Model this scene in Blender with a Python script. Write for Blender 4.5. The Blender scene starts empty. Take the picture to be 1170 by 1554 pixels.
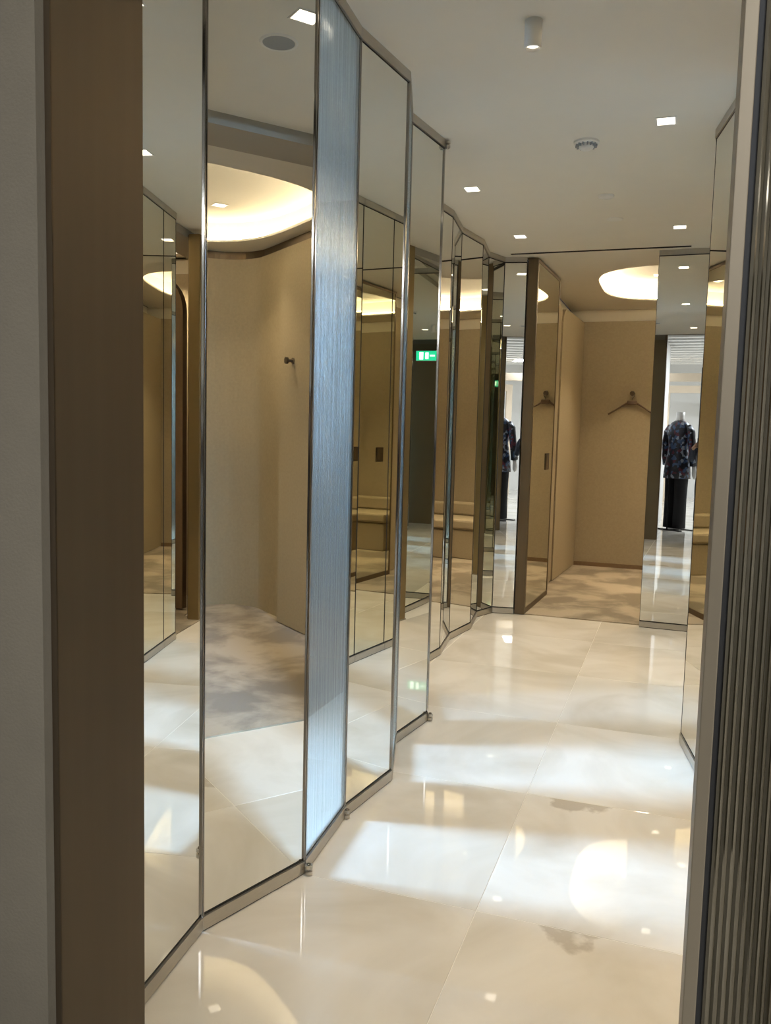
import bpy, bmesh, math, random
from mathutils import Vector, Matrix
random.seed(7)
S = bpy.context.scene
C = S.collection

# ------------------------------------------------------------------ camera
EYE = 1.28
F_PX, PITCH, ROLL, YAW = 1278.43, 0.0950554, 0.0251926, 0.3332582
H = 2.503                     # ceiling height of the corridor
cp, sp, cy, sy = math.cos(PITCH), math.sin(PITCH), math.cos(YAW), math.sin(YAW)
fw = Vector((-sy*cp, cy*cp, -sp)); rt = Vector((cy, sy, 0)); up = rt.cross(fw)
r2 = rt*math.cos(ROLL) + up*math.sin(ROLL); u2 = up*math.cos(ROLL) - rt*math.sin(ROLL)
cam = bpy.data.cameras.new('camera'); co = bpy.data.objects.new('camera', cam); C.objects.link(co)
cam.sensor_fit = 'HORIZONTAL'; cam.sensor_width = 36.0; cam.lens = F_PX/1170*36.0; cam.clip_start = 0.01
co.matrix_world = Matrix(((r2.x, u2.x, -fw.x, 0), (r2.y, u2.y, -fw.y, 0), (r2.z, u2.z, -fw.z, EYE), (0, 0, 0, 1)))
S.camera = co

# ------------------------------------------------------------------ world, exposure
w = bpy.data.worlds.new('world'); S.world = w; w.use_nodes = True
w.node_tree.nodes['Background'].inputs[0].default_value = (0.5, 0.6, 0.75, 1)
w.node_tree.nodes['Background'].inputs[1].default_value = 0.05
S.view_settings.view_transform = 'Standard'; S.view_settings.look = 'None'
S.view_settings.gamma = 1.0; S.view_settings.use_curve_mapping = False
S.view_settings.exposure = 0.36
cyc = S.cycles
cyc.max_bounces = 16; cyc.glossy_bounces = 12; cyc.diffuse_bounces = 5; cyc.transmission_bounces = 10
cyc.transparent_max_bounces = 24; cyc.blur_glossy = 0.6; cyc.sample_clamp_indirect = 6.0
cyc.use_denoising = True

WARM = (1.0, 0.80, 0.54); NEUT = (1.0, 0.87, 0.68); COOL = (0.72, 0.84, 1.0)

def light(name, kind, loc, energy, color, aim=None, parent=None, **kw):
    l = bpy.data.lights.new(name, kind); l.energy = energy; l.color = color
    for k, v in kw.items(): setattr(l, k, v)
    o = bpy.data.objects.new(name, l); C.objects.link(o); o.location = loc
    d = (Vector(aim) - Vector(loc)) if aim is not None else Vector((0, 0, -1))
    o.rotation_euler = d.to_track_quat('-Z', 'Y').to_euler()
    if parent: o.parent = parent; o.matrix_parent_inverse = parent.matrix_world.inverted() if False else Matrix.Translation(-Vector(parent.location))
    return o

# daylight of the window in the side passage behind the ribbed glass
light('window_daylight', 'AREA', (-4.35, 2.05, 1.75), 300, (.43, .66, 1.0), aim=(-1.0, 2.62, 0.75), shape='RECTANGLE', size=0.85, size_y=1.3, spread=math.radians(48))
# shop ceiling panels behind the camera
for k, (x, y) in enumerate(((-1.4, -1.6), (0.9, -1.6), (-1.4, -4.2), (0.9, -4.2))):
    light('shop_panel_light', 'AREA', (x, y, 2.68), 60, (0.86, 0.92, 1.0), shape='RECTANGLE', size=1.0, size_y=0.5)

# ------------------------------------------------------------------ materials
M = {}
def new_mat(name):
    m = bpy.data.materials.new(name); m.use_nodes = True; M[name] = m
    nt = m.node_tree; return m, nt, nt.nodes['Principled BSDF']
def N(nt, t, **kw):
    n = nt.nodes.new(t)
    for k, v in kw.items(): setattr(n, k, v)
    return n
def lk(nt, a, ao, b, bi): nt.links.new(a.outputs[ao], b.inputs[bi])
def col4(c): return (c[0], c[1], c[2], 1)
def plain(name, c, rough=.5, metal=0., var=.06, scale=8., spec=.5, bump=0., bscale=200., stretch=(1, 1, 1), detail=4.):
    m, nt, b = new_mat(name)
    tc = N(nt, 'ShaderNodeTexCoord'); mp = N(nt, 'ShaderNodeMapping'); mp.inputs['Scale'].default_value = stretch
    lk(nt, tc, 'Object', mp, 'Vector')
    no = N(nt, 'ShaderNodeTexNoise'); no.inputs['Scale'].default_value = scale; no.inputs['Detail'].default_value = detail
    lk(nt, mp, 'Vector', no, 'Vector')
    mx = N(nt, 'ShaderNodeMix', data_type='RGBA')
    mx.inputs[6].default_value = col4([v*(1-var) for v in c]); mx.inputs[7].default_value = col4([min(1, v*(1+var)) for v in c])
    lk(nt, no, 0, mx, 0); lk(nt, mx, 2, b, 'Base Color')
    b.inputs['Roughness'].default_value = rough; b.inputs['Metallic'].default_value = metal
    b.inputs['Specular IOR Level'].default_value = spec
    if bump:
        n2 = N(nt, 'ShaderNodeTexNoise'); n2.inputs['Scale'].default_value = bscale; lk(nt, mp, 'Vector', n2, 'Vector')
        bp = N(nt, 'ShaderNodeBump'); bp.inputs['Strength'].default_value = bump; bp.inputs['Distance'].default_value = .004
        lk(nt, n2, 0, bp, 'Height'); lk(nt, bp, 0, b, 'Normal')
    return m
def emit(name, c, s):
    m, nt, b = new_mat(name)
    b.inputs['Base Color'].default_value = col4(c); b.inputs['Emission Color'].default_value = col4(c); b.inputs['Emission Strength'].default_value = s
    return m
plain('paint', (.79, .765, .70), .75, var=.02, spec=.2)
plain('header_shaded_paint', (.42, .395, .35), .7, var=.02, spec=.2)  # ceiling paint made darker, the header's dimmer light put into its colour
plain('paint_white', (.80, .80, .79), .7, var=.02, spec=.2)
plain('olive_lining', (.155, .115, .058), .5, var=.08)
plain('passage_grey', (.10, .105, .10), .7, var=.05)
plain('cream_paint', (.72, .66, .54), .7, var=.03, spec=.2)
plain('mirror', (.84, .845, .81), .004, 1., var=.004)
plain('mirror_far', (.80, .80, .70), .004, 1., var=.004)
plain('chrome', (.36, .34, .32), .10, 1., var=.05)
plain('steel', (.56, .53, .475), .42, 1., var=.10, scale=30, stretch=(1, 1, 12))
plain('shadow_gap', (.015, .013, .011), .6)
plain('bronze', (.155, .112, .065), .45, .55, var=.12, scale=6, stretch=(8, 8, .3))
plain('bronze_dark_and_shade', (.13, .095, .06), .42, .8, var=.1)
plain('champagne_metal', (.23, .185, .125), .45, .5, var=.08, scale=10, stretch=(6, 6, .2))
plain('wall_cloth', (.185, .155, .110), .8, var=.08, scale=40, bump=.15, bscale=400)
plain('fabric', (.40, .335, .23), .85, var=.13, scale=60, spec=.2, bump=.35, bscale=500)
plain('fabric_dark', (.20, .13, .07), .8, var=.15, scale=40, bump=.3, bscale=400)
plain('backing', (.10, .085, .065), .7)
plain('black_metal', (.02, .02, .022), .35, .6)
plain('white_gloss', (.82, .81, .78), .3)
plain('mannequin_white', (.85, .83, .80), .35, var=.02)
plain('trouser_black', (.012, .012, .015), .8, var=.2)
plain('grey_mesh', (.36, .38, .40), .6)
plain('gold_metal', (.30, .225, .11), .42, .7, var=.1, stretch=(1, 1, .2))
plain('wood_hanger', (.10, .058, .03), .45, var=.25, scale=30)
plain('portal_beige', (.62, .52, .40), .6)
plain('grout', (.80, .76, .68), .6)
emit('led_warm', (1.0, .84, .58), 48)
emit('lamp_face', (1.0, .90, .74), 3.2)
emit('lamp_face_cool', (.93, .96, 1.0), 9)
emit('exit_green', (.02, .55, .30), 1.6)
emit('exit_white', (.75, 1, .9), 3.0)
emit('window_pane', (.70, .83, 1.0), 5.5)

def marble():
    m, nt, b = new_mat('marble')
    ge = N(nt, 'ShaderNodeNewGeometry'); oi = N(nt, 'ShaderNodeObjectInfo')
    sc = N(nt, 'ShaderNodeVectorMath', operation='MULTIPLY_ADD'); sc.inputs[1].default_value = (1, 1, 1)
    cb = N(nt, 'ShaderNodeCombineXYZ'); mu = N(nt, 'ShaderNodeMath', operation='MULTIPLY'); mu.inputs[1].default_value = 37
    lk(nt, oi, 'Random', mu, 0); lk(nt, mu, 0, cb, 2); lk(nt, ge, 'Position', sc, 0); lk(nt, cb, 0, sc, 2)
    n1 = N(nt, 'ShaderNodeTexNoise'); n1.inputs['Scale'].default_value = 1.6; n1.inputs['Detail'].default_value = 5; n1.inputs['Distortion'].default_value = 1.2
    lk(nt, sc, 0, n1, 'Vector')
    cr = N(nt, 'ShaderNodeValToRGB'); e = cr.color_ramp.elements
    e[0].position = .30; e[0].color = (.66, .61, .52, 1); e[1].position = .60; e[1].color = (.83, .79, .72, 1)
    lk(nt, n1, 0, cr, 0)
    # brownish stains that lie along the joints, each with a ragged outline
    sep = N(nt, 'ShaderNodeSeparateXYZ'); lk(nt, ge, 'Position', sep, 0)
    n2 = N(nt, 'ShaderNodeTexNoise'); n2.inputs['Scale'].default_value = 12; n2.inputs['Detail'].default_value = 6; lk(nt, ge, 'Position', n2, 'Vector')
    last = None
    for (yc, x0, x1, wd) in ((2.928, -.44, -.09, .15), (2.128, -.35, -.04, .15)):
        d = N(nt, 'ShaderNodeMath', operation='SUBTRACT'); d.inputs[1].default_value = yc; lk(nt, sep, 1, d, 0)
        a = N(nt, 'ShaderNodeMath', operation='MULTIPLY'); a.inputs[1].default_value = -1; lk(nt, d, 0, a, 0)
        gz = N(nt, 'ShaderNodeMath', operation='GREATER_THAN'); gz.inputs[1].default_value = 0; lk(nt, a, 0, gz, 0)
        g = N(nt, 'ShaderNodeMapRange'); g.inputs[1].default_value = 0; g.inputs[2].default_value = wd; g.inputs[3].default_value = .60; g.inputs[4].default_value = 0; lk(nt, a, 0, g, 0)
        i0 = N(nt, 'ShaderNodeMapRange'); i0.inputs[1].default_value = x0; i0.inputs[2].default_value = x0+.10; lk(nt, sep, 0, i0, 0)
        i1 = N(nt, 'ShaderNodeMapRange'); i1.inputs[1].default_value = x1; i1.inputs[2].default_value = x1-.10; lk(nt, sep, 0, i1, 0)
        p1 = N(nt, 'ShaderNodeMath', operation='MULTIPLY'); lk(nt, i0, 0, p1, 0); lk(nt, i1, 0, p1, 1)
        p0 = N(nt, 'ShaderNodeMath', operation='MULTIPLY'); lk(nt, p1, 0, p0, 0); lk(nt, gz, 0, p0, 1)
        p2 = N(nt, 'ShaderNodeMath', operation='MULTIPLY'); lk(nt, p0, 0, p2, 0); lk(nt, g, 0, p2, 1)
        if last is None: last = p2
        else:
            ad = N(nt, 'ShaderNodeMath', operation='ADD'); lk(nt, last, 0, ad, 0); lk(nt, p2, 0, ad, 1); last = ad
    ad = N(nt, 'ShaderNodeMath', operation='ADD'); lk(nt, last, 0, ad, 0); lk(nt, n2, 0, ad, 1)
    st = N(nt, 'ShaderNodeMapRange'); st.inputs[1].default_value = .86; st.inputs[2].default_value = .98; st.inputs[3].default_value = 0; st.inputs[4].default_value = .62; lk(nt, ad, 0, st, 0)
    mx = N(nt, 'ShaderNodeMix', data_type='RGBA'); mx.inputs[7].default_value = (.42, .36, .28, 1)
    lk(nt, st, 0, mx, 0); lk(nt, cr, 0, mx, 6); lk(nt, mx, 2, b, 'Base Color')
    b.inputs['Roughness'].default_value = .02; b.inputs['Specular IOR Level'].default_value = .6
marble()

def carpet_mat():
    m, nt, b = new_mat('carpet')
    tc = N(nt, 'ShaderNodeNewGeometry')
    mp = N(nt, 'ShaderNodeMapping'); mp.inputs['Scale'].default_value = (1.1, 1.1, 1); lk(nt, tc, 'Position', mp, 0)
    n1 = N(nt, 'ShaderNodeTexNoise'); n1.inputs['Scale'].default_value = 2.3; n1.inputs['Detail'].default_value = 8; n1.inputs['Roughness'].default_value = .58; n1.inputs['Distortion'].default_value = .35
    lk(nt, mp, 0, n1, 'Vector')
    cr = N(nt, 'ShaderNodeValToRGB'); e = cr.color_ramp.elements
    e[0].position = .43; e[0].color = (.215, .176, .124, 1); e[1].position = .57; e[1].color = (.41, .345, .255, 1)
    lk(nt, n1, 0, cr, 0)
    lk(nt, cr, 0, b, 'Base Color'); b.inputs['Roughness'].default_value = .95; b.inputs['Specular IOR Level'].default_value = .1
    b.inputs['Sheen Weight'].default_value = .25; b.inputs['Sheen Roughness'].default_value = .5
    n2 = N(nt, 'ShaderNodeTexNoise'); n2.inputs['Scale'].default_value = 300; lk(nt, tc, 'Position', n2, 'Vector')
    bp = N(nt, 'ShaderNodeBump'); bp.inputs['Strength'].default_value = .5; bp.inputs['Distance'].default_value = .004; lk(nt, n2, 0, bp, 'Height'); lk(nt, bp, 0, b, 'Normal')
carpet_mat()

def ribbed_mat(name, transp, gloss, rough, tint, body, gcol=(.85, .88, .87)):
    m = bpy.data.materials.new(name); m.use_nodes = True; M[name] = m; nt = m.node_tree
    nt.nodes.remove(nt.nodes['Principled BSDF']); out = nt.nodes['Material Output']
    t = N(nt, 'ShaderNodeBsdfTransparent'); t.inputs[0].default_value = col4(tint)
    g = N(nt, 'ShaderNodeBsdfGlossy'); g.inputs['Roughness'].default_value = rough; g.inputs[0].default_value = col4(gcol)
    d = N(nt, 'ShaderNodeBsdfTranslucent'); d.inputs[0].default_value = col4(body)
    d2 = N(nt, 'ShaderNodeBsdfDiffuse'); d2.inputs[0].default_value = col4(body)
    m0 = N(nt, 'ShaderNodeMixShader'); lk(nt, d, 0, m0, 1); lk(nt, d2, 0, m0, 2)
    m1 = N(nt, 'ShaderNodeMixShader'); m1.inputs[0].default_value = transp; lk(nt, m0, 0, m1, 1); lk(nt, t, 0, m1, 2)
    m2 = N(nt, 'ShaderNodeMixShader'); m2.inputs[0].default_value = gloss; lk(nt, m1, 0, m2, 1); lk(nt, g, 0, m2, 2)
    tc = N(nt, 'ShaderNodeTexCoord'); mp = N(nt, 'ShaderNodeMapping'); mp.inputs['Scale'].default_value = (150, 1, .25); lk(nt, tc, 'Object', mp, 0)
    no = N(nt, 'ShaderNodeTexNoise'); no.inputs['Scale'].default_value = 1.0; no.inputs['Detail'].default_value = 3; lk(nt, mp, 0, no, 'Vector')
    mr = N(nt, 'ShaderNodeMapRange'); mr.inputs[1].default_value = .3; mr.inputs[2].default_value = .7; mr.inputs[3].default_value = gloss*.55; mr.inputs[4].default_value = gloss*1.45
    lk(nt, no, 0, mr, 0); lk(nt, mr, 0, m2, 0)
    lk(nt, m2, 0, out, 0)
ribbed_mat('ribbed_glass', .88, .36, .17, (.74, .77, .77), (.10, .105, .10))
ribbed_mat('ribbed_smoke', .05, .12, .06, (.5, .48, .42), (.045, .036, .020), (.85, .74, .56))

def sequin():
    m, nt, b = new_mat('dress_print')
    tc = N(nt, 'ShaderNodeTexCoord'); v = N(nt, 'ShaderNodeTexVoronoi'); v.inputs['Scale'].default_value = 26; lk(nt, tc, 'Object', v, 'Vector')
    cr = N(nt, 'ShaderNodeValToRGB'); cr.color_ramp.interpolation = 'CONSTANT'; e = cr.color_ramp.elements
    e[0].color = (.012, .012, .02, 1); e[1].position = .42; e[1].color = (.05, .09, .19, 1)
    for pos, c in ((.6, (.10, .015, .03, 1)), (.72, (.32, .36, .44, 1)), (.84, (.015, .015, .03, 1))):
        n = cr.color_ramp.elements.new(pos); n.color = c
    sx = N(nt, 'ShaderNodeSeparateXYZ'); lk(nt, v, 'Color', sx, 0); lk(nt, sx, 0, cr, 0); lk(nt, cr, 0, b, 'Base Color')
    b.inputs['Roughness'].default_value = .35
sequin()

# ------------------------------------------------------------------ mesh helpers
def tag(o, label=None, cat=None, group=None, kind=None):
    if label: o['label'] = label
    if cat: o['category'] = cat
    if group: o['group'] = group
    if kind: o['kind'] = kind
    return o
def empty(name, loc, rz=0.):
    o = bpy.data.objects.new(name, None); C.objects.link(o); o.location = loc; o.rotation_euler = (0, 0, rz); o.empty_display_size = .1
    return o
def obj(name, bm, mat, parent=None, smooth=False, loc=None, rz=None):
    me = bpy.data.meshes.new(name); bmesh.ops.recalc_face_normals(bm, faces=bm.faces[:]); bm.to_mesh(me); bm.free()
    me.materials.append(M[mat])
    if smooth:
        for f in me.polygons: f.use_smooth = True
    o = bpy.data.objects.new(name, me); C.objects.link(o)
    if parent: o.parent = parent
    if loc: o.location = loc
    if rz is not None: o.rotation_euler = (0, 0, rz)
    return o
def bx(bm, x0, x1, y0, y1, z0, z1, bev=0.):
    vs = [bm.verts.new(p) for p in ((x0, y0, z0), (x1, y0, z0), (x1, y1, z0), (x0, y1, z0), (x0, y0, z1), (x1, y0, z1), (x1, y1, z1), (x0, y1, z1))]
    fs = [bm.faces.new([vs[i] for i in q]) for q in ((0, 3, 2, 1), (4, 5, 6, 7), (0, 1, 5, 4), (1, 2, 6, 5), (2, 3, 7, 6), (3, 0, 4, 7))]
    if bev:
        bmesh.ops.recalc_face_normals(bm, faces=fs)
        bmesh.ops.bevel(bm, geom=list({e for f in fs for e in f.edges}), offset=bev, segments=2, affect='EDGES', profile=.5)
    return bm
def box(x0, x1, y0, y1, z0, z1, bev=0.): return bx(bmesh.new(), x0, x1, y0, y1, z0, z1, bev)
def cyl(bm, c, r, z0, z1, n=24, r1=None):
    r1 = r if r1 is None else r1
    a = [bm.verts.new((c[0]+r*math.cos(2*math.pi*i/n), c[1]+r*math.sin(2*math.pi*i/n), z0)) for i in range(n)]
    b = [bm.verts.new((c[0]+r1*math.cos(2*math.pi*i/n), c[1]+r1*math.sin(2*math.pi*i/n), z1)) for i in range(n)]
    for i in range(n): bm.faces.new((a[i], a[(i+1) % n], b[(i+1) % n], b[i]))
    bm.faces.new(a[::-1]); bm.faces.new(b)
    return bm
def lathe(bm, c, prof, n=32, closed=False):
    rings = [[bm.verts.new((c[0]+r*math.cos(2*math.pi*i/n), c[1]+r*math.sin(2*math.pi*i/n), z)) for i in range(n)] for r, z in prof]
    for a, b in zip(rings, rings[1:]):
        for i in range(n): bm.faces.new((a[i], a[(i+1) % n], b[(i+1) % n], b[i]))
    if closed:
        bm.faces.new(rings[0][::-1]); bm.faces.new(rings[-1])
    return bm
def tube(bm, pts, r, n=8, closed=False):
    pts = [Vector(p) for p in pts]; m = len(pts); rings = []
    for i, p in enumerate(pts):
        a = pts[(i-1) % m] if (closed or i) else pts[0]; b = pts[(i+1) % m] if (closed or i < m-1) else pts[-1]
        t = (b-a).normalized(); u = t.cross(Vector((0, 0, 1)))
        if u.length < 1e-4: u = t.cross(Vector((0, 1, 0)))
        u.normalize(); v = u.cross(t)
        rr = r[i] if isinstance(r, (list, tuple)) else r
        rings.append([bm.verts.new(p + u*rr*math.cos(2*math.pi*k/n) + v*rr*math.sin(2*math.pi*k/n)) for k in range(n)])
    for i in range(m if closed else m-1):
        a, b = rings[i], rings[(i+1) % m]
        for k in range(n): bm.faces.new((a[k], a[(k+1) % n], b[(k+1) % n], b[k]))
    if not closed: bm.faces.new(rings[0][::-1]); bm.faces.new(rings[-1])
    return bm
def prism(bm, poly, z0, z1):
    a = [bm.verts.new((x, y, z0)) for x, y in poly]; b = [bm.verts.new((x, y, z1)) for x, y in poly]; n = len(poly)
    for i in range(n): bm.faces.new((a[i], a[(i+1) % n], b[(i+1) % n], b[i]))
    bm.faces.new(a[::-1]); bm.faces.new(b); return bm
def strip_wall(path, th, z0, z1):
    """a wall of thickness th along a plan path, thickness to the right of the walking direction"""
    P = [Vector(q) for q in path]; off = []
    for i, q in enumerate(P):
        t = (P[min(i+1, len(P)-1)] - P[max(i-1, 0)]).normalized(); off.append(q + Vector((t.y, -t.x))*th)
    bm = bmesh.new(); n = len(P)
    rows = [[bm.verts.new((q.x, q.y, z)) for q in src] for src, z in ((P, z0), (P, z1), (off, z1), (off, z0))]
    for k in range(4):
        a, b = rows[k], rows[(k+1) % 4]
        for i in range(n-1): bm.faces.new((a[i], a[i+1], b[i+1], b[i]))
    for i in (0, n-1): bm.faces.new([rows[k][i] for k in range(4)])
    return bm
def arc(cx, cy_, r, a0, a1, n=14):
    return [(cx+r*math.cos(math.radians(a0+(a1-a0)*i/n)), cy_+r*math.sin(math.radians(a0+(a1-a0)*i/n))) for i in range(n+1)]
def struct(name, bm, mat, parent=None):
    o = obj(name, bm, mat, parent)
    if not parent: o['kind'] = 'structure'
    return o

# ------------------------------------------------------------------ floor: marble tiles on a screed
TS, X_SEAM, Y_SEAM = .8, -.45, 2.13
floor = struct('floor', box(-4.4, 4.0, -8.2, 8.7, -.06, -.0010), 'grout')
def tile_mesh(w_, d_):
    bm = box(0, w_, 0, d_, -.012, 0, 0.)
    me = bpy.data.meshes.new('tile'); bmesh.ops.bevel(bm, geom=[e for e in bm.edges if all(v.co.z > -.001 for v in e.verts)], offset=.0012, segments=1, affect='EDGES')
    bmesh.ops.recalc_face_normals(bm, faces=bm.faces[:]); bm.to_mesh(me); bm.free(); me.materials.append(M['marble']); return me
tiles = {}
def lay(x0, x1, y0, y1):
    g = .0009
    key = (round(x1-x0, 4), round(y1-y0, 4))
    if key not in tiles: tiles[key] = tile_mesh(x1-x0-2*g, y1-y0-2*g)
    o = bpy.data.objects.new('tile', tiles[key]); C.objects.link(o); o.parent = floor; o.location = (x0+g, y0+g, 0)
def cuts(seam, lo, hi):
    k = math.ceil((lo-seam)/TS + 1e-6); out = [lo]
    while seam+k*TS < hi-1e-6: out.append(seam+k*TS); k += 1
    return out+[hi]
CARPET_X, CARPET_Y = .19, 5.955
for (xa, xb, ya, yb) in ((-4.2, CARPET_X, .62, CARPET_Y), (-3.6, 3.6, -7.8, .62)):
    xs, ys = cuts(X_SEAM, xa, xb), cuts(Y_SEAM, ya, yb)
    for i in range(len(xs)-1):
        for j in range(len(ys)-1): lay(xs[i], xs[i+1], ys[j], ys[j+1])

# carpets of the fitting rooms
def carpet(poly, label):
    return tag(obj('carpet', prism(bmesh.new(), poly, -.0009, .006), 'carpet'), label, 'carpet')
carpet([(CARPET_X+.002, 1.32), (2.7, 1.32), (2.7, 3.5), (CARPET_X+.002, 3.5)], 'mottled beige carpet of the curved fitting room with a single wall hook')
carpet([(CARPET_X+.002, 3.62), (2.1, 3.62), (2.1, 5.86), (.44, 5.86), (.34, 5.18), (CARPET_X+.002, 5.18)], 'mottled beige carpet in the room behind the gold door post')
carpet([(-1.03, CARPET_Y+.002), (1.3, CARPET_Y+.002), (1.3, 8.5), (-1.03, 8.5)], 'mottled beige carpet leading up to the wall with the hanger')

# ------------------------------------------------------------------ ceilings
def superell(cx, cy_, a, b, n, cnt=72):
    out = []
    for i in range(cnt):
        t = 2*math.pi*i/cnt; c, s = math.cos(t), math.sin(t)
        out.append((cx+a*math.copysign(abs(c)**(2/n), c), cy_+b*math.copysign(abs(s)**(2/n), s)))
    return out
def cove_ceiling(name, x0, x1, y0, y1, cx, cy_, a, b, n, led_label):
    hole = superell(cx, cy_, a, b, n); outer = superell(cx, cy_, a+.10, b+.10, n); cnt = len(hole)
    bm = bmesh.new()
    def rect_pt(px, py):
        dx, dy = px-cx, py-cy_; t = 1e9
        if dx > 1e-9: t = min(t, (x1-cx)/dx)
        if dx < -1e-9: t = min(t, (x0-cx)/dx)
        if dy > 1e-9: t = min(t, (y1-cy_)/dy)
        if dy < -1e-9: t = min(t, (y0-cy_)/dy)
        return (cx+dx*t, cy_+dy*t)
    ring = [rect_pt(*q) for q in hole]
    for cxr, cyr in ((x0, y0), (x1, y0), (x1, y1), (x0, y1)):      # snap the nearest ring point to each corner
        i = min(range(cnt), key=lambda k: (ring[k][0]-cxr)**2+(ring[k][1]-cyr)**2); ring[i] = (cxr, cyr)
    V = lambda pts, z: [bm.verts.new((x, y, z)) for x, y in pts]
    layers = [V(ring, H), V(hole, H), V(hole, H+.014), V(outer, H+.014), V(outer, H+.15)]
    for A, B in zip(layers, layers[1:]):
        for i in range(cnt): bm.faces.new((A[i], A[(i+1) % cnt], B[(i+1) % cnt], B[i]))
    bm.faces.new(layers[-1])
    o = struct(name, bm, 'paint')
    bm = bmesh.new(); tube(bm, [(x, y, H+.024) for x, y in superell(cx, cy_, a+.05, b+.05, n)], .009, 6, True)
    tag(obj('cove_light_strip', bm, 'led_warm'), led_label, 'light strip')
    return o
cove_ceiling('ceiling_far_room', -1.08, 1.35, 5.99, 8.6, .22, 7.20, .90, .83, 3.3, 'warm strip glowing in the ceiling cove above the hanger wall')
cove_ceiling('ceiling_curved_room', .56, 2.85, 1.25, 3.62, 1.70, 2.35, .86, 1.04, 3.2, 'warm strip glowing in the cove of the curved fitting room')
cove_ceiling('ceiling_gold_post_room', .56, 2.15, 3.63, 5.87, 1.30, 4.76, .62, .92, 3.0, 'warm strip glowing in the cove behind the gold door post')
T = .05
struct('ceiling', box(-4.4, .16, 1.19, 5.80, H, H+T), 'paint')
struct('ceiling_entrance', box(-4.4, 3.0, .50, 1.24, 2.90, 2.95), 'paint')
struct('trim_ceiling_edge', box(-4.4, 3.0, 1.175, 1.189, H-.006, 2.90), 'bronze_dark_and_shade')
struct('ceiling_slot_border', box(-1.4, 1.35, 5.845, 5.99, H, H+T), 'paint')
struct('ceiling_slot_end', box(.0, 1.35, 5.80, 5.845, H, H+T), 'paint')
struct('ceiling_slot_start', box(-4.4, -1.16, 5.80, 5.845, H, H+T), 'paint')
t = tag(empty('slot_diffuser', (-.58, 5.8225, H)), 'long thin black air slot across the corridor ceiling', 'air vent')
obj('slot_body', box(-.579, .579, -.0215, .0215, .004, .045), 'shadow_gap', t)
for k in (-.012, .012): obj('slot_blade', box(-.579, .579, k-.0015, k+.0015, -.001, .004), 'black_metal', t)
# door track groove and header over the right-hand rooms
struct('ceiling_track_groove', box(.16, .30, 1.2, 5.80, H+.035, H+.055), 'paint')
struct('trim_header', box(.30, .56, 1.2, 5.80, H-.014, H+.05), 'header_shaded_paint')
struct('ceiling_near_border', box(.16, 2.85, 1.19, 1.25, H, H+T), 'paint')

# ------------------------------------------------------------------ mirror and ribbed glass panels of the folding wall
def seg(a, b):
    d = Vector(b)-Vector(a); return (Vector(a)+Vector(b))/2, d.length, math.atan2(d.y, d.x)
def frame_parts(root, w_, thin):
    tr = .0022 if thin else .0048
    obj('base_rail', box(-w_/2, w_/2, -.006, .006, .0045, .040), 'steel', root)
    obj('shadow_line', box(-w_/2, w_/2, -.003, .006, .0005, .0045), 'shadow_gap', root)
    obj('top_rail', box(-w_/2, w_/2, -.006, .006, H-.034, H-.001), 'steel', root)
    obj('shadow_line', box(-w_/2+tr, w_/2-tr, .001, .006, .040, .048), 'shadow_gap', root)
    obj('shadow_line', box(-w_/2+tr, w_/2-tr, .001, .006, H-.040, H-.034), 'shadow_gap', root)
    for s in (-1, 1):
        a, b = sorted((s*w_/2, s*(w_/2-tr)))
        obj('edge_trim', box(a, b, -.005 if not thin else -.001, .007, .040, H-.034, 0 if thin else .0018), 'shadow_gap' if thin else 'chrome', root)
    return tr
def mirror_panel(a, b, label, thin=False, mat='mirror', group='mirror panels of the folding corridor walls'):
    c, L, ang = seg(a, b); w_ = L-.003
    root = tag(empty('mirror_panel', (c.x, c.y, 0), ang), label, 'mirror', group)
    tr = frame_parts(root, w_, thin)
    obj('mirror_glass', box(-w_/2+tr, w_/2-tr, 0, .006, .048, H-.040), mat, root)
    obj('backing', box(-w_/2+.010, w_/2-.010, .0065, .018, .002, H-.002), 'backing', root)
    return root
def ribbed_mesh(x0, x1, z0, z1, pitch, depth, th):
    n = max(1, round((x1-x0)/pitch)); pw = (x1-x0)/n; k = 5
    poly = []
    for i in range(n):
        for j in range(k):
            t = j/k; poly.append((x0+(i+t)*pw, -depth*math.sin(math.pi*t)))
    poly += [(x1, 0)]
    bm = bmesh.new()
    a = [bm.verts.new((x, y, z0)) for x, y in poly]; b = [bm.verts.new((x, y, z1)) for x, y in poly]
    for i in range(len(poly)-1): bm.faces.new((a[i], a[i+1], b[i+1], b[i]))
    c = [bm.verts.new(q) for q in ((x0, th, z0), (x1, th, z0), (x1, th, z1), (x0, th, z1))]
    bm.faces.new((c[0], c[3], c[2], c[1])); bm.faces.new((a[0], b[0], c[3], c[0])); bm.faces.new((a[-1], c[1], c[2], b[-1]))
    return bm
def ribbed_panel(a, b, label, group='ribbed glass panels of the folding corridor wall'):
    c, L, ang = seg(a, b); w_ = L-.003
    root = tag(empty('ribbed_glass_panel', (c.x, c.y, 0), ang), label, 'glass panel', group)
    tr = frame_parts(root, w_, False)
    o = obj('ribbed_pane', ribbed_mesh(-w_/2+tr, w_/2-tr, .048, H-.040, .0062, .0014, .006), 'ribbed_glass', root)
    return root
LP = dict(a=(-1.17, 1.05), b=(-1.050, 1.41), c=(-1.084, 1.778), d=(-.961, 2.133), e=(-.986, 2.502), f=(-.94, 2.849), g=(-1.043, 3.205),
          h=(-1.0, 3.525), i=(-1.135, 3.87), j=(-1.29, 4.27), k=(-1.25, 4.628), l=(-1.292, 4.997), m=(-1.241, 5.345), n=(-1.284, 5.708), o=(-1.215, 5.904), p=(-1.062, 5.93))
mirror_panel(LP['a'], LP['b'], 'mirror panel turned toward the doorway, just inside the bronze jamb')
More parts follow.
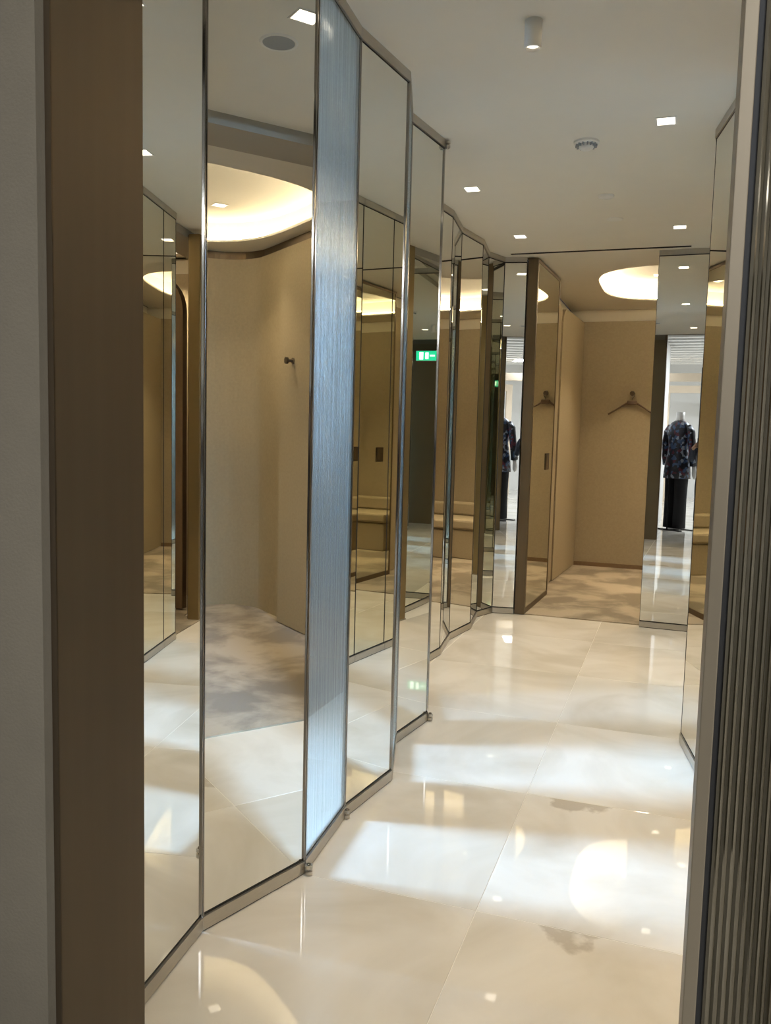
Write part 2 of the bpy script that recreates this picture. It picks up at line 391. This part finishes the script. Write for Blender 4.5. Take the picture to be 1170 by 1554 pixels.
mirror_panel(LP['b'], LP['c'], 'tall mirror panel showing the gold door post, partly behind the bronze jamb')
mirror_panel(LP['c'], LP['d'], 'tall mirror panel showing the curved fitting room, beside the ribbed glass')
ribbed_panel(LP['d'], LP['e'], 'pale grey ribbed glass panel between two tall mirror panels')
mirror_panel(LP['e'], LP['f'], 'tall mirror panel just beyond the pale ribbed glass panel')
ribbed_panel(LP['f'], LP['g'], 'ribbed glass panel turned edge-on between two mirror panels')
mirror_panel(LP['g'], LP['h'], 'tall mirror panel with small metal pivots at its free top and bottom corner')
ribbed_panel(LP['h'], LP['i'], 'ribbed glass panel folded behind the mirror panel with pivots')
mirror_panel(LP['i'], LP['j'], 'mirror panel receding behind the folded ribbed glass')
far = ('mirror panel opening the far zigzag run', 'narrow-looking turned mirror panel, second in the far zigzag run', 'mirror panel showing the beige bench room, third in the far zigzag run',
       'turned mirror panel, fourth in the far zigzag run', 'short mirror panel at the inner corner of the far zigzag run', 'mirror panel beside the bronze edge of the open mirrored door')
ks = 'jklmnop'
for i in range(6): mirror_panel(LP[ks[i]], LP[ks[i+1]], far[i], True, 'mirror')
RP = [(.165, 3.16), (.07, 3.69), (.112, 4.045), (.138, 4.374), (.1545, 4.585)]
rl = ('mirror panel facing the pivots, next to the ribbed dark pilaster', 'mirror panel turned away behind the pilaster side', 'mirror panel opposite the ribbed glass, reflecting the far room', 'narrow mirror panel beside the carpeted room with the gold post')
for i in range(4): mirror_panel(RP[i+1], RP[i], rl[i], True, 'mirror' if i < 1 else 'mirror_far')
mirror_panel((.395, 5.83), (.285, 5.20), 'mirror panel between the gold post and the far mirror', True, 'mirror_far')
fl = .021
mirror_panel((-.197, 5.90), (.385, 5.90-.582*math.tan(fl)), 'wide mirror panel beside the carpet edge, reflecting the shop', True)

# pivots of the folding panels
def pivot(x, y, z, label):
    root = tag(empty('panel_pivot', (x, y, z)), label, 'hinge')
    obj('pivot_pin', cyl(bmesh.new(), (0, 0), .006, 0, .034, 16), 'chrome', root, True)
    for k in (.003, .020): obj('pivot_collar', cyl(bmesh.new(), (0, 0), .011, k, k+.010, 20), 'steel', root)
pivot(LP['d'][0]+.016, LP['d'][1]-.002, 0, 'small metal floor pivot at the corner of the pale ribbed panel')
pivot(LP['h'][0]+.014, LP['h'][1]+.002, 0.003, 'small metal floor pivot at the mirror panel with free corner')
pivot(LP['h'][0]+.014, LP['h'][1]+.002, H-.038, 'small metal ceiling pivot above the mirror panel with free corner')
pivot(LP['e'][0]+.010, LP['e'][1], 0, 'rounded metal floor pivot between ribbed panel and mirror')

# ------------------------------------------------------------------ entrance: bronze jamb, cloth wall, ribbed pilaster
JX, JY0, JY1 = -.440, .515, .624
t = tag(empty('door_jamb', (JX, (JY0+JY1)/2, 0)), 'dark bronze metal jamb at the corridor entrance, beside the cloth-covered wall', 'door jamb')
hy = (JY1-JY0)/2
obj('reveal', box(-.03, 0, -hy, hy, 0, 2.62), 'bronze', t)
obj('edge_bead', box(-.0052, 0, -hy-.0015, -hy, 0, 2.62), 'bronze_dark_and_shade', t)
struct('wall_entrance_left', box(-4.2, JX-.031, JY0, JY1, 0, H), 'wall_cloth')
obj('wall_panel', box(-1.3, JX-.0056, JY0-.010, JY0-.0005, 0, 2.62), 'wall_cloth', bpy.data.objects['wall_entrance_left'])
obj('wall_lining', box(-4.1, JX-.014, JY1+.0005, JY1+.012, 0, H-.001), 'olive_lining', bpy.data.objects['wall_entrance_left'])
struct('wall_entrance_header', box(JX-.03, .53, JY0, JY1, 2.62, 2.95), 'wall_cloth')
# right pilaster: metal frame with ribbed dark glass facing the shop
PX = .0201
t = tag(empty('ribbed_pilaster', (PX, JY0, 0)), 'champagne metal pilaster with dark vertically ribbed glass at the entrance', 'pilaster')
obj('side_face', box(0, .005, .0036, .048, 0, 2.62), 'champagne_metal', t)
obj('front_frame', box(0, .0075, -.001, .0035, 0, 2.62, .0006), 'champagne_metal', t)
obj('shadow_groove', box(.0075, .0110, .002, .010, 0, 2.62), 'shadow_gap', t)
obj('ribbed_pane', ribbed_mesh(.0110, .50, 0, 2.62, .0042, .0009, .006), 'ribbed_smoke', t)
obj('back_board', box(.0055, .50, .0105, .048, 0, 2.62), 'olive_lining', t)
for o in t.children:
    if o.name.startswith('ribbed_pane'): o.rotation_euler = (0, 0, 0)
struct('wall_entrance_right', box(.53, 3.8, JY0, JY1, 0, H), 'wall_cloth')

# ------------------------------------------------------------------ side passage with the window behind the ribbed glass
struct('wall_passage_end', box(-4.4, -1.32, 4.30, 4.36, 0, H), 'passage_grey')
struct('floor_dimming_slab', box(-4.4, -1.5, .65, 4.29, .0005, .004), 'passage_grey')  # dark slab added over the tiles to dim the view through ribbed glass
struct('wall_left', box(-4.46, -4.40, .6, 4.4, 0, H), 'paint_white')
t = empty('window_1', (-4.39, 2.05, 0)); t['kind'] = 'structure'
obj('window_pane', box(-.004, .002, -.34, .34, .95, 2.38), 'window_pane', t)
for (a, b, c, d) in ((-.40, -.34, .89, 2.44), (.34, .40, .89, 2.44)): obj('window_frame', box(-.005, .03, a, b, c, d), 'white_gloss', t)
for (c, d) in ((.89, .95), (2.38, 2.44)): obj('window_frame', box(-.005, .03, -.34, .34, c, d), 'white_gloss', t)
struct('wall_zigzag_back', box(-1.45, -1.32, 4.36, 6.0, 0, H), 'backing')

# ------------------------------------------------------------------ far fitting room
FT = 2.39
struct('wall_far', box(-1.1, 1.4, 8.52, 8.58, 0, H), 'cream_paint')
obj('fabric_panel', box(-.945, 1.28, 8.490, 8.519, .0, FT, .004), 'fabric', bpy.data.objects['wall_far'])
struct('wall_far_room_left', box(-1.16, -1.09, 5.945, 8.52, 0, H), 'cream_paint')
tag(obj('baseboard_far', box(-.945, 1.27, 8.476, 8.4895, .0065, .045), 'fabric_dark'), kind='structure')
def round_panel(parent_name, length, z1, r, th, mat, loc, rz, corners=(1, 1)):
    """an upholstered panel in the local xz plane with rounded top corners"""
    poly = [(0, .012)]
    if corners[0]: poly += [(x, z) for x, z in arc(r, z1-r, r, 180, 90, 8)]
    else: poly += [(0, z1)]
    if corners[1]: poly += [(x, z) for x, z in arc(length-r, z1-r, r, 90, 0, 8)]
    else: poly += [(length, z1)]
    poly += [(length, .012)]
    bm = bmesh.new(); a = [bm.verts.new((x, 0, z)) for x, z in poly]; b = [bm.verts.new((x, th, z)) for x, z in poly]; n = len(poly)
    for i in range(n): bm.faces.new((a[i], a[(i+1) % n], b[(i+1) % n], b[i]))
    bm.faces.new(a); bm.faces.new(b[::-1])
    bmesh.ops.recalc_face_normals(bm, faces=bm.faces[:])
    return obj('fabric_panel', bm, mat, bpy.data.objects[parent_name] if parent_name else None, loc=loc, rz=rz)
round_panel('wall_far_room_left', .60, FT, .10, .06, 'fabric', (-1.015, 6.86, 0), math.radians(90), (0, 1))
round_panel('wall_far_room_left', 1.06, FT-.01, .16, .04, 'fabric', (-1.00, 7.42, 0), math.radians(90-3.4), (1, 0))
struct('wall_far_room_right', box(1.30, 1.36, 5.95, 8.52, 0, H), 'cream_paint')
obj('fabric_panel', box(1.27, 1.299, 5.96, 8.488, 0, FT, .004), 'fabric', bpy.data.objects['wall_far_room_right'])
struct('wall_behind_far_mirror', box(-.190, 1.36, 5.925, 5.985, 0, H), 'backing')
# open mirrored door leaf
c, L, ang = seg((-.987, 5.934), (-.948, 6.773))
t = tag(empty('door_1', (c.x, c.y, 0), ang), kind='structure')
obj('door_core', box(-L/2+.002, L/2-.002, .012, .066, .004, H-.012), 'bronze_dark_and_shade', t)
obj('door_edge', box(-L/2, -L/2+.004, .0, .070, .004, H-.010), 'bronze', t)
for (a, b, z0, z1) in ((-L/2+.004, -L/2+.034, .004, H-.010), (L/2-.018, L/2, .004, H-.010)): obj('frame_stile', box(a, b, .0, .012, z0, z1), 'bronze', t)
for (z0, z1) in ((.004, .045), (H-.030, H-.010)): obj('frame_rail', box(-L/2+.034, L/2-.018, .0, .012, z0, z1), 'bronze', t)
obj('mirror_glass', box(-L/2+.034, L/2-.018, .003, .011, .045, H-.030), 'mirror_far', t)
h_ = obj('handle_plate', box(.13, .245, -.004, .003, 1.02, 1.145, .001), 'bronze_dark_and_shade', t)
obj('handle_recess', box(.145, .19, -.0055, -.004, 1.035, 1.13), 'bronze', h_)

def wall_hook(loc, rz, label):
    root = tag(empty('wall_hook', loc, rz), label, 'hook')
    for nm, r, y0, y1, m in (('back_plate', .020, -.006, 0, 'bronze'), ('stem', .009, -.040, -.006, 'bronze'), ('knob', .021, -.054, -.040, 'bronze_dark_and_shade')):
        bm = cyl(bmesh.new(), (0, 0), r, 0, y1-y0, 24); bmesh.ops.rotate(bm, verts=bm.verts, cent=(0, 0, 0), matrix=Matrix.Rotation(math.pi/2, 3, 'X')); bmesh.ops.translate(bm, verts=bm.verts, vec=(0, y1, 0))
        obj(nm, bm, m, root)
wall_hook((-.457, 8.489, 1.70), 0, 'round bronze wall hook holding the wooden hanger')
# hanger on the hook
t = tag(empty('coat_hanger', (-.457, 8.455, 1.70)), 'wooden coat hanger hanging on the beige fabric wall', 'hanger')
bm = bmesh.new(); tube(bm, [(.0, 0, -.075), (0, 0, -.045), (.018, 0, -.025), (.024, 0, 0), (.012, 0, .022), (-.012, 0, .024), (-.024, 0, .006)], .0028, 8); obj('hook_wire', bm, 'chrome', t, True)
bm = bmesh.new()
pts = [(-.215, -.012, -.200), (-.16, -.002, -.163), (-.10, .004, -.124), (-.045, .006, -.090), (0, .008, -.078), (.045, .006, -.090), (.10, .004, -.124), (.16, -.002, -.163), (.215, -.012, -.200)]
tube(bm, pts, [.009, .008, .008, .011, .014, .011, .008, .008, .009], 10); obj('shoulder_bar', bm, 'wood_hanger', t, True)
obj('centre_block', box(-.045, .045, -.012, .016, -.105, -.062, .008), 'wood_hanger', t)
# bench
t = tag(empty('upholstered_bench', (.53, 8.20, .006)), 'beige upholstered bench with low back along the far room wall', 'bench')
obj('base', box(-.72, .72, -.25, .27, 0, .30, .012), 'fabric', t)
obj('seat_cushion', box(-.73, .73, -.265, .27, .303, .40, .02), 'fabric', t)
obj('back_cushion', box(-.73, .73, .16, .28, .402, .54, .02), 'fabric', t)

# ------------------------------------------------------------------ curved fitting room on the right
path = [(.24, 3.50), (1.2, 3.505), (2.30, 3.515)] + arc(2.38, 3.19, .325, 90, 0, 14)[1:] + [(2.705, 2.4), (2.705, 1.6)] + arc(2.38, 1.62, .325, 0, -90, 12)[1:] + [(1.2, 1.295), (.24, 1.295)]
k0 = path.index((2.705, 2.4))
for nm, pc in (('wall_curved_room', path[:k0+1]), ('wall_curved_room_near', path[k0:])):
    struct(nm, strip_wall(pc[::-1], .05, 0, H), 'bronze_dark_and_shade')  # dark wall colour stands in for shade in the gap above the fabric
    obj('fabric_lining', strip_wall(pc, .022, .006, 2.448), 'fabric', bpy.data.objects[nm])
round_panel('wall_curved_room', 1.70, FT-.03, .17, .05, 'fabric', (1.955, 3.472, 0), math.pi, (1, 0))
wall_hook((1.765, 3.421, 1.705), 0, 'bronze wall hook standing out from the curved fitting room panel')

# ------------------------------------------------------------------ room behind the gold door post
struct('wall_gold_room_back', box(2.1, 2.15, 3.62, 5.86, 0, H), 'cream_paint')
obj('fabric_panel', box(2.07, 2.099, 3.66, 5.82, 0, FT, .004), 'fabric', bpy.data.objects['wall_gold_room_back'])
struct('wall_gold_room_near', box(.22, 2.1, 3.57, 3.62, 0, H), 'cream_paint')
struct('wall_gold_room_far', box(.45, 2.1, 5.86, 5.915, 0, H), 'cream_paint')
obj('fabric_panel', box(.46, 2.06, 5.83, 5.859, 0, FT, .004), 'fabric', bpy.data.objects['wall_gold_room_far'])
t = round_panel(None, .75, 2.30, .25, .05, 'fabric_dark', (.415, 5.33, .006), math.radians(12), (1, 0)); t.name = 'upholstered_screen'
tag(t, 'dark upholstered screen with rounded top behind the gold post', 'screen')
t = tag(empty('gold_door_post', (.235, 5.13, 0)), 'gold metal door post at the opening of the carpeted side room', 'door post')
obj('post_body', box(-.035, .04, -.05, .05, 0, H-.002, .003), 'gold_metal', t)
obj('post_seal', box(.04, .05, -.03, .03, 0, H-.004), 'bronze_dark_and_shade', t)

# ------------------------------------------------------------------ ceiling fittings
def downlight(x, y, label, z=H, e=3.0, colr=NEUT, sx=.066, sy_=.075, aim=None):
    root = tag(empty('recessed_downlight', (x, y, z)), label, 'downlight', 'square recessed downlights')
    bm = bmesh.new()
    for (a, b, c, d) in ((-sx/2-.006, sx/2+.006, -sy_/2-.006, -sy_/2), (-sx/2-.006, sx/2+.006, sy_/2, sy_/2+.006), (-sx/2-.006, -sx/2, -sy_/2, sy_/2), (sx/2, sx/2+.006, -sy_/2, sy_/2)):
        bx(bm, a, b, c, d, -.0025, .0)
    obj('trim_ring', bm, 'white_gloss', root)
    obj('lamp_lens', box(-sx/2, sx/2, -sy_/2, sy_/2, -.0015, 0), 'lamp_face', root)
    if e: light('downlight_lamp', 'AREA', (x, y, z-.004), e, colr, aim=aim or (x, y, 0), parent=root, shape='RECTANGLE', size=sx, size_y=sy_, spread=math.radians(84))
downlight(-.119, 3.543, 'square downlight near the round smoke detector')
downlight(-1.056, 4.253, 'square downlight above the start of the far zigzag mirrors')
downlight(-1.004, 5.318, 'square downlight by the left end of the ceiling slot')
downlight(-.070, 5.286, 'square downlight by the far mirror end of the ceiling slot')
downlight(-.672, 2.245, 'square downlight beside the grey ceiling speaker', e=1.2)
downlight(-.10, 1.80, 'square downlight close to the corridor entrance')
downlight(2.07, 3.05, 'square downlight inside the cove of the curved room', z=H+.149, e=3, colr=WARM)
downlight(1.35, 2.3, 'square downlight over the middle of the curved room carpet', z=H+.149, e=7, colr=WARM)
downlight(.35, 7.1, 'square downlight inside the cove of the bench room', z=H+.149, e=9, colr=WARM)
downlight(-.25, 7.6, 'square downlight inside the cove nearest the hanger wall', z=H+.149, e=7, colr=WARM)
downlight(.62, 5.62, 'added square downlight brightening the fabric wall behind the gold post', e=5, colr=WARM)  # unseen lamp, added to make the wall strip beside the post bright
downlight(1.3, 4.8, 'square downlight inside the cove behind the gold post', z=H+.149, e=5, colr=WARM)
# surface spotlight
t = tag(empty('surface_spotlight', (-.478, 2.612, H)), 'white cylindrical spotlight mounted on the ceiling', 'spotlight')
lathe(bm := bmesh.new(), (0, 0), [(.0, 0), (.026, 0), (.026, -.078), (.022, -.080), (.021, -.066), (0, -.064)], 36); obj('housing', bm, 'white_gloss', t, True)
bm = bmesh.new(); lathe(bm, (0, 0), [(0, -.0655), (.0205, -.0665), (.0205, -.069), (0, -.0685)], 28); obj('lens', bm, 'lamp_face', t)
light('spot_lamp', 'SPOT', (-.478, 2.612, H-.085), 1.5, NEUT, parent=t, spot_size=math.radians(70), spot_blend=.6, shadow_soft_size=.02)
# smoke detector
t = tag(empty('smoke_detector', (-.437, 3.703, H)), 'round white ceiling detector with slotted rim', 'smoke detector')
bm = lathe(bmesh.new(), (0, 0), [(0, 0), (.052, 0), (.052, -.008), (.046, -.012), (0, -.012)], 40); obj('base_plate', bm, 'white_gloss', t)
bm = lathe(bmesh.new(), (0, 0), [(.030, -.012), (.030, -.026), (.022, -.032), (0, -.034)], 32); obj('dome', bm, 'white_gloss', t, True)
for i in range(14):
    a = 2*math.pi*i/14; o = obj('slot_fin', box(.031, .045, -.0022, .0022, -.022, -.012), 'grey_mesh', t); o.rotation_euler = (0, 0, a)
def disc(x, y, r, label, name, cat, m='white_gloss', drop=.010):
    t = tag(empty(name, (x, y, H)), label, cat)
    obj('rim', lathe(bmesh.new(), (0, 0), [(r*.82, -.001), (r*.84, -drop), (r*.96, -drop*.9), (r, 0)], 40), 'white_gloss', t, True)
    obj('cover', cyl(bmesh.new(), (0, 0), r*.83, -drop*.7, -.0005, 40), m, t)
disc(-.424, 4.534, .040, 'small round white cover in the corridor ceiling beyond the detector', 'sprinkler_cover', 'sprinkler')
disc(-.416, 5.02, .046, 'flat round plate in the ceiling near the slot', 'ceiling_plate', 'ceiling plate', drop=.003)
disc(-.471, 2.25, .062, 'round grey ceiling speaker grille', 'ceiling_speaker', 'speaker', 'grey_mesh', .004)

# ------------------------------------------------------------------ shop behind the camera
SH = 2.95
struct('wall_shop_left', box(-3.7, -3.62, -7.8, .51, 0, SH), 'paint_white')
struct('wall_shop_right', box(3.62, 3.7, -7.8, .51, 0, SH), 'paint_white')
struct('wall_shop_back', box(-3.7, 3.7, -7.9, -7.8, 0, SH), 'paint_white')
struct('ceiling_shop', box(-3.7, 3.7, -7.9, .51, SH, SH+.05), 'paint_white')
struct('wall_above_entrance', box(-4.2, JX-.031, JY0, JY1, H, SH), 'wall_cloth')
struct('wall_above_pilaster', box(.53, 3.8, JY0, JY1, H, SH), 'wall_cloth')
t = tag(empty('slatted_ceiling', (0, 0, 0)), 'ceiling screen of white slats in the shop seen in the far mirror', 'ceiling screen')
for k in range(14): obj('slat', box(-1.9, 1.9, -.09, .09, 2.70, 2.73), 'paint_white', t, loc=(0, -.1-.40*k, 0))
struct('wall_shop_pillar', box(-1.3, -.56, -2.3, .25, 0, SH), 'paint_white')
def portal(x0, x1, y, z1, label):
    t = tag(empty('beige_portal', ((x0+x1)/2, y, 0)), label, 'doorway'); w_ = (x1-x0)/2
    for s in (-1, 1): obj('jamb', box(*sorted((s*w_, s*(w_+.12))), -.06, .06, 0, z1), 'portal_beige', t)
    obj('lintel', box(-w_-.12, w_+.12, -.06, .06, z1, z1+.14), 'portal_beige', t)
portal(-.95, .75, -4.2, 2.3, 'beige framed shop portal reflected behind the mannequin')
portal(-.75, .55, -6.2, 2.2, 'smaller beige framed portal at the end of the shop')
for (x, y, zt, lb) in ((-.06, -2.4, 2.40, 'tallest slim black post, just behind the mannequin shoulder'), (.02, -2.9, 2.30, 'slim black post standing between two other black posts'), (.08, -3.5, 2.22, 'slim black post closest to the beige portal')):
    o = obj('dark_post', box(-.03, .03, -.03, .03, 0, zt, .003), 'black_metal', loc=(x, y, 0))
    tag(o, lb, 'post', 'black posts in the shop')

# mannequin
def loft(secs, n=20, caps=True):
    bm = bmesh.new(); rings = []
    for (x, y, z, rx, ry) in secs: rings.append([bm.verts.new((x+rx*math.cos(2*math.pi*i/n), y+ry*math.sin(2*math.pi*i/n), z)) for i in range(n)])
    for a, b in zip(rings, rings[1:]):
        for i in range(n): bm.faces.new((a[i], a[(i+1) % n], b[(i+1) % n], b[i]))
    if caps: bm.faces.new(rings[0][::-1]); bm.faces.new(rings[-1])
    return bm
def mannequin(x, y, rz, label, sc=1.):
    t = tag(empty('mannequin', (x, y, 0), rz), label, 'mannequin', 'dressed mannequins in the shop'); t.scale = (sc, sc, sc)
    b = obj('stand_base', box(-.24, .24, -.16, -.10, 0, .012), 'black_metal', t); obj('stand_bar', box(-.24, .24, .10, .16, 0, .012), 'black_metal', b); obj('stand_rail', box(-.02, .02, -.10, .10, 0, .012), 'black_metal', b)
    obj('stand_pole', cyl(bmesh.new(), (0, .14), .012, .012, .95, 12), 'black_metal', t)
    for s in (-1, 1): obj('trouser_leg', loft([(s*.085, 0, .03, .085, .10), (s*.085, 0, .45, .080, .095), (s*.088, 0, .85, .092, .105), (s*.07, 0, .98, .10, .12)]), 'trouser_black', t, True)
    obj('dress_body', loft([(0, 0, .74, .205, .17), (0, 0, .92, .19, .155), (0, 0, 1.06, .165, .135), (0, 0, 1.18, .145, .12), (0, -.01, 1.34, .175, .135), (0, 0, 1.46, .19, .115), (0, 0, 1.53, .13, .085), (0, 0, 1.56, .07, .06)]), 'dress_print', t, True)
    obj('neck', loft([(0, 0, 1.54, .062, .058), (0, -.005, 1.60, .056, .054), (0, -.01, 1.68, .060, .058)]), 'mannequin_white', t, True)
    for s in (-1, 1):
        bm = bmesh.new(); tube(bm, [(s*.16, 0, 1.48), (s*.215, 0, 1.40), (s*.24, .0, 1.22), (s*.25, -.02, 1.06), (s*.25, -.05, .93)], [.045, .055, .054, .052, .056], 14); a = obj('sleeve', bm, 'dress_print', t, True)
        bm = bmesh.new(); tube(bm, [(s*.25, -.05, .95), (s*.25, -.06, .89), (s*.25, -.07, .83), (s*.245, -.08, .78), (s*.24, -.085, .74)], [.030, .028, .036, .030, .010], 10); obj('hand', bm, 'mannequin_white', a, True)
mannequin(-.30, -.78, math.radians(40), 'headless mannequin in a dark sequinned dress over black trousers', .985)
# exit sign
t = tag(empty('exit_sign', (-1.055, .6725, 2.34)), 'green illuminated emergency exit sign on the inner face of the entrance wall', 'exit sign')
obj('housing', box(-.15, .15, -.035, 0, -.07, .07, .004), 'white_gloss', t)
f = obj('green_face', box(-.145, .145, 0, .003, -.065, .065), 'exit_green', t)
obj('pictogram_door', box(-.10, -.045, .003, .005, -.05, .05), 'exit_white', f)
obj('pictogram_figure', box(-.015, .03, .003, .005, -.045, .045), 'exit_white', f)
obj('pictogram_arrow', box(.05, .12, .003, .005, -.010, .010), 'exit_white', f)

# ------------------------------------------------------------------ the person taking the picture (reflected in the ribbed pilaster)
plain('skin', (.50, .30, .20), .5, var=.06, scale=20)
plain('jacket_cloth', (.035, .042, .065), .8, var=.2, scale=30, bump=.3, bscale=120)
plain('shoe_leather', (.02, .018, .016), .4)
plain('hair_dark', (.022, .014, .009), .45, var=.3, scale=60, stretch=(1, 1, .1))
def skinned(verts, edges, sub=2):
    me = bpy.data.meshes.new('skeleton'); me.from_pydata([v[0] for v in verts], edges, []); o = bpy.data.objects.new('skeleton', me); C.objects.link(o)
    sk = o.modifiers.new('skin', 'SKIN'); sk.use_smooth_shade = True; ss = o.modifiers.new('sub', 'SUBSURF'); ss.levels = sub
    for i, v in enumerate(verts):
        r = v[1]; me.skin_vertices[0].data[i].radius = r if isinstance(r, tuple) else (r, r); me.skin_vertices[0].data[i].use_root = (i == 0)
    bpy.context.view_layer.update(); dg = bpy.context.evaluated_depsgraph_get()
    out = bpy.data.meshes.new_from_object(o.evaluated_get(dg)); bpy.data.objects.remove(o); return out
BX, BY = .11, -.38
V_, E_ = [], []
def add(p, r, parent=None):
    V_.append((p, r)); i = len(V_)-1
    if parent is not None: E_.append((parent, i))
    return i
pel = add((BX, BY, .80), (.135, .105)); sp1 = add((BX, BY+.005, .95), (.115, .09), pel); ch = add((BX, BY, 1.10), (.135, .10), sp1); nb = add((BX+.005, BY+.01, 1.225), (.075, .065), ch)
nk = add((BX+.008, BY+.03, 1.285), .045, nb); jw = add((BX+.012, BY+.07, 1.33), (.058, .062), nk); hd = add((BX+.012, BY+.065, 1.40), (.070, .088), jw); ht = add((BX+.012, BY+.055, 1.465), (.055, .068), hd)
wr = {}
for s_, el, wrp in ((1, (BX+.235, BY+.12, 1.00), (.085, -.085, 1.165)), (-1, (BX-.225, BY+.13, 1.00), (-.085, -.080, 1.165))):
    sh = add((BX+s_*.155, BY, 1.185), (.062, .062), ch); e = add(el, .045, sh); m = add(tuple(Vector(el).lerp(Vector(wrp), .6)), .037, e); w1 = add(wrp, .024, m)
    pc = (s_*.052, -.045, 1.20); pa = add(pc, (.030, .017), w1); wr[s_] = pc
    for k in range(4):                                   # fingers folded round the phone edge on to its back
        z = 1.235-.018*k; ln = (.92, 1.0, .96, .8)[k]
        f1 = add((s_*.049, -.028, z), .0085, pa); f2 = add((s_*.046, -.004, z-.002), .008, f1); add((s_*(.046-.026*ln), .002, z-.004), .007, f2)
    t1 = add((s_*.050, -.050, 1.225), .0095, pa); add((s_*.030, -.036, 1.245), .0085, t1)
for s_ in (1, -1):
    hp = add((BX+s_*.085, BY, .70), (.082, .088), pel); kn = add((BX+s_*.095, BY+.015, .42), .058, hp); an = add((BX+s_*.10, BY-.02, .09), .040, kn); hl = add((BX+s_*.10, BY-.015, .045), (.040, .040), an); add((BX+s_*.115, BY+.15, .032), (.036, .028), hl)
me = skinned(V_, E_)
for nm in ('jacket_cloth', 'skin', 'trouser_black', 'shoe_leather'): me.materials.append(M[nm])
for f in me.polygons:
    c = f.center; f.use_smooth = True
    if c.z > 1.262 and abs(c.x-BX) < .12 and c.y < -.2: f.material_index = 1
    elif min((c-Vector(wr[k])).length for k in wr) < .072 and c.y > -.075: f.material_index = 1
    elif c.z < .085: f.material_index = 3
    elif c.z < .70: f.material_index = 2
zmin = min(v.co.z for v in me.vertices)
person = bpy.data.objects.new('person', me); C.objects.link(person); person.location = (0, 0, -zmin)
tag(person, 'person in a dark jacket holding up a phone, seen in the ribbed dark glass', 'person')
bm = bmesh.new(); bmesh.ops.create_icosphere(bm, subdivisions=4, radius=1.0)
for v in bm.verts:
    v.co = Vector((v.co.x*.098, v.co.y*.112-.010, v.co.z*.115))
bmesh.ops.delete(bm, geom=[v for v in bm.verts if v.co.y > .035 and v.co.z < .055 and abs(v.co.x) < .085], context='VERTS')
hair = obj('hair', bm, 'hair_dark', person, True, loc=(BX+.012, BY+.055, 1.415))
sm = hair.modifiers.new('thick', 'SOLIDIFY'); sm.thickness = .012
fb = cyl(bmesh.new(), (0, 0), .016, 0, .026, 12, .006); bmesh.ops.rotate(fb, verts=fb.verts, cent=(0, 0, 0), matrix=Matrix.Rotation(-math.radians(70), 3, 'X')); obj('nose', fb, 'skin', person, True, loc=(BX+.012, BY+.148, 1.375))
for s_ in (-1, 1):
    e = bmesh.new(); bmesh.ops.create_uvsphere(e, u_segments=12, v_segments=8, radius=.011); obj('eye', e, 'white_gloss', person, True, loc=(BX+.012+s_*.03, BY+.138, 1.40))
    e = bmesh.new(); bmesh.ops.create_uvsphere(e, u_segments=10, v_segments=8, radius=.022); bmesh.ops.scale(e, verts=e.verts, vec=(.4, .8, 1.3)); obj('ear', e, 'skin', person, True, loc=(BX+.012+s_*.088, BY+.06, 1.385))
e = bmesh.new(); bmesh.ops.create_uvsphere(e, u_segments=12, v_segments=8, radius=.022); bmesh.ops.scale(e, verts=e.verts, vec=(1, .35, .3)); obj('mouth', e, 'skin', person, True, loc=(BX+.012, BY+.132, 1.335))
ph = tag(empty('smartphone', (0, -.021, 1.222)), 'dark smartphone held up in both hands by the person', 'phone')
obj('phone_body', box(-.037, .037, -.0045, .0045, -.075, .078, .003), 'black_metal', ph)
obj('phone_screen', box(-.034, .034, -.0056, -.0046, -.070, .073), 'shadow_gap', ph)
obj('camera_lens', box(-.010, .010, .0046, .0070, .045, .066, .001), 'shadow_gap', ph)
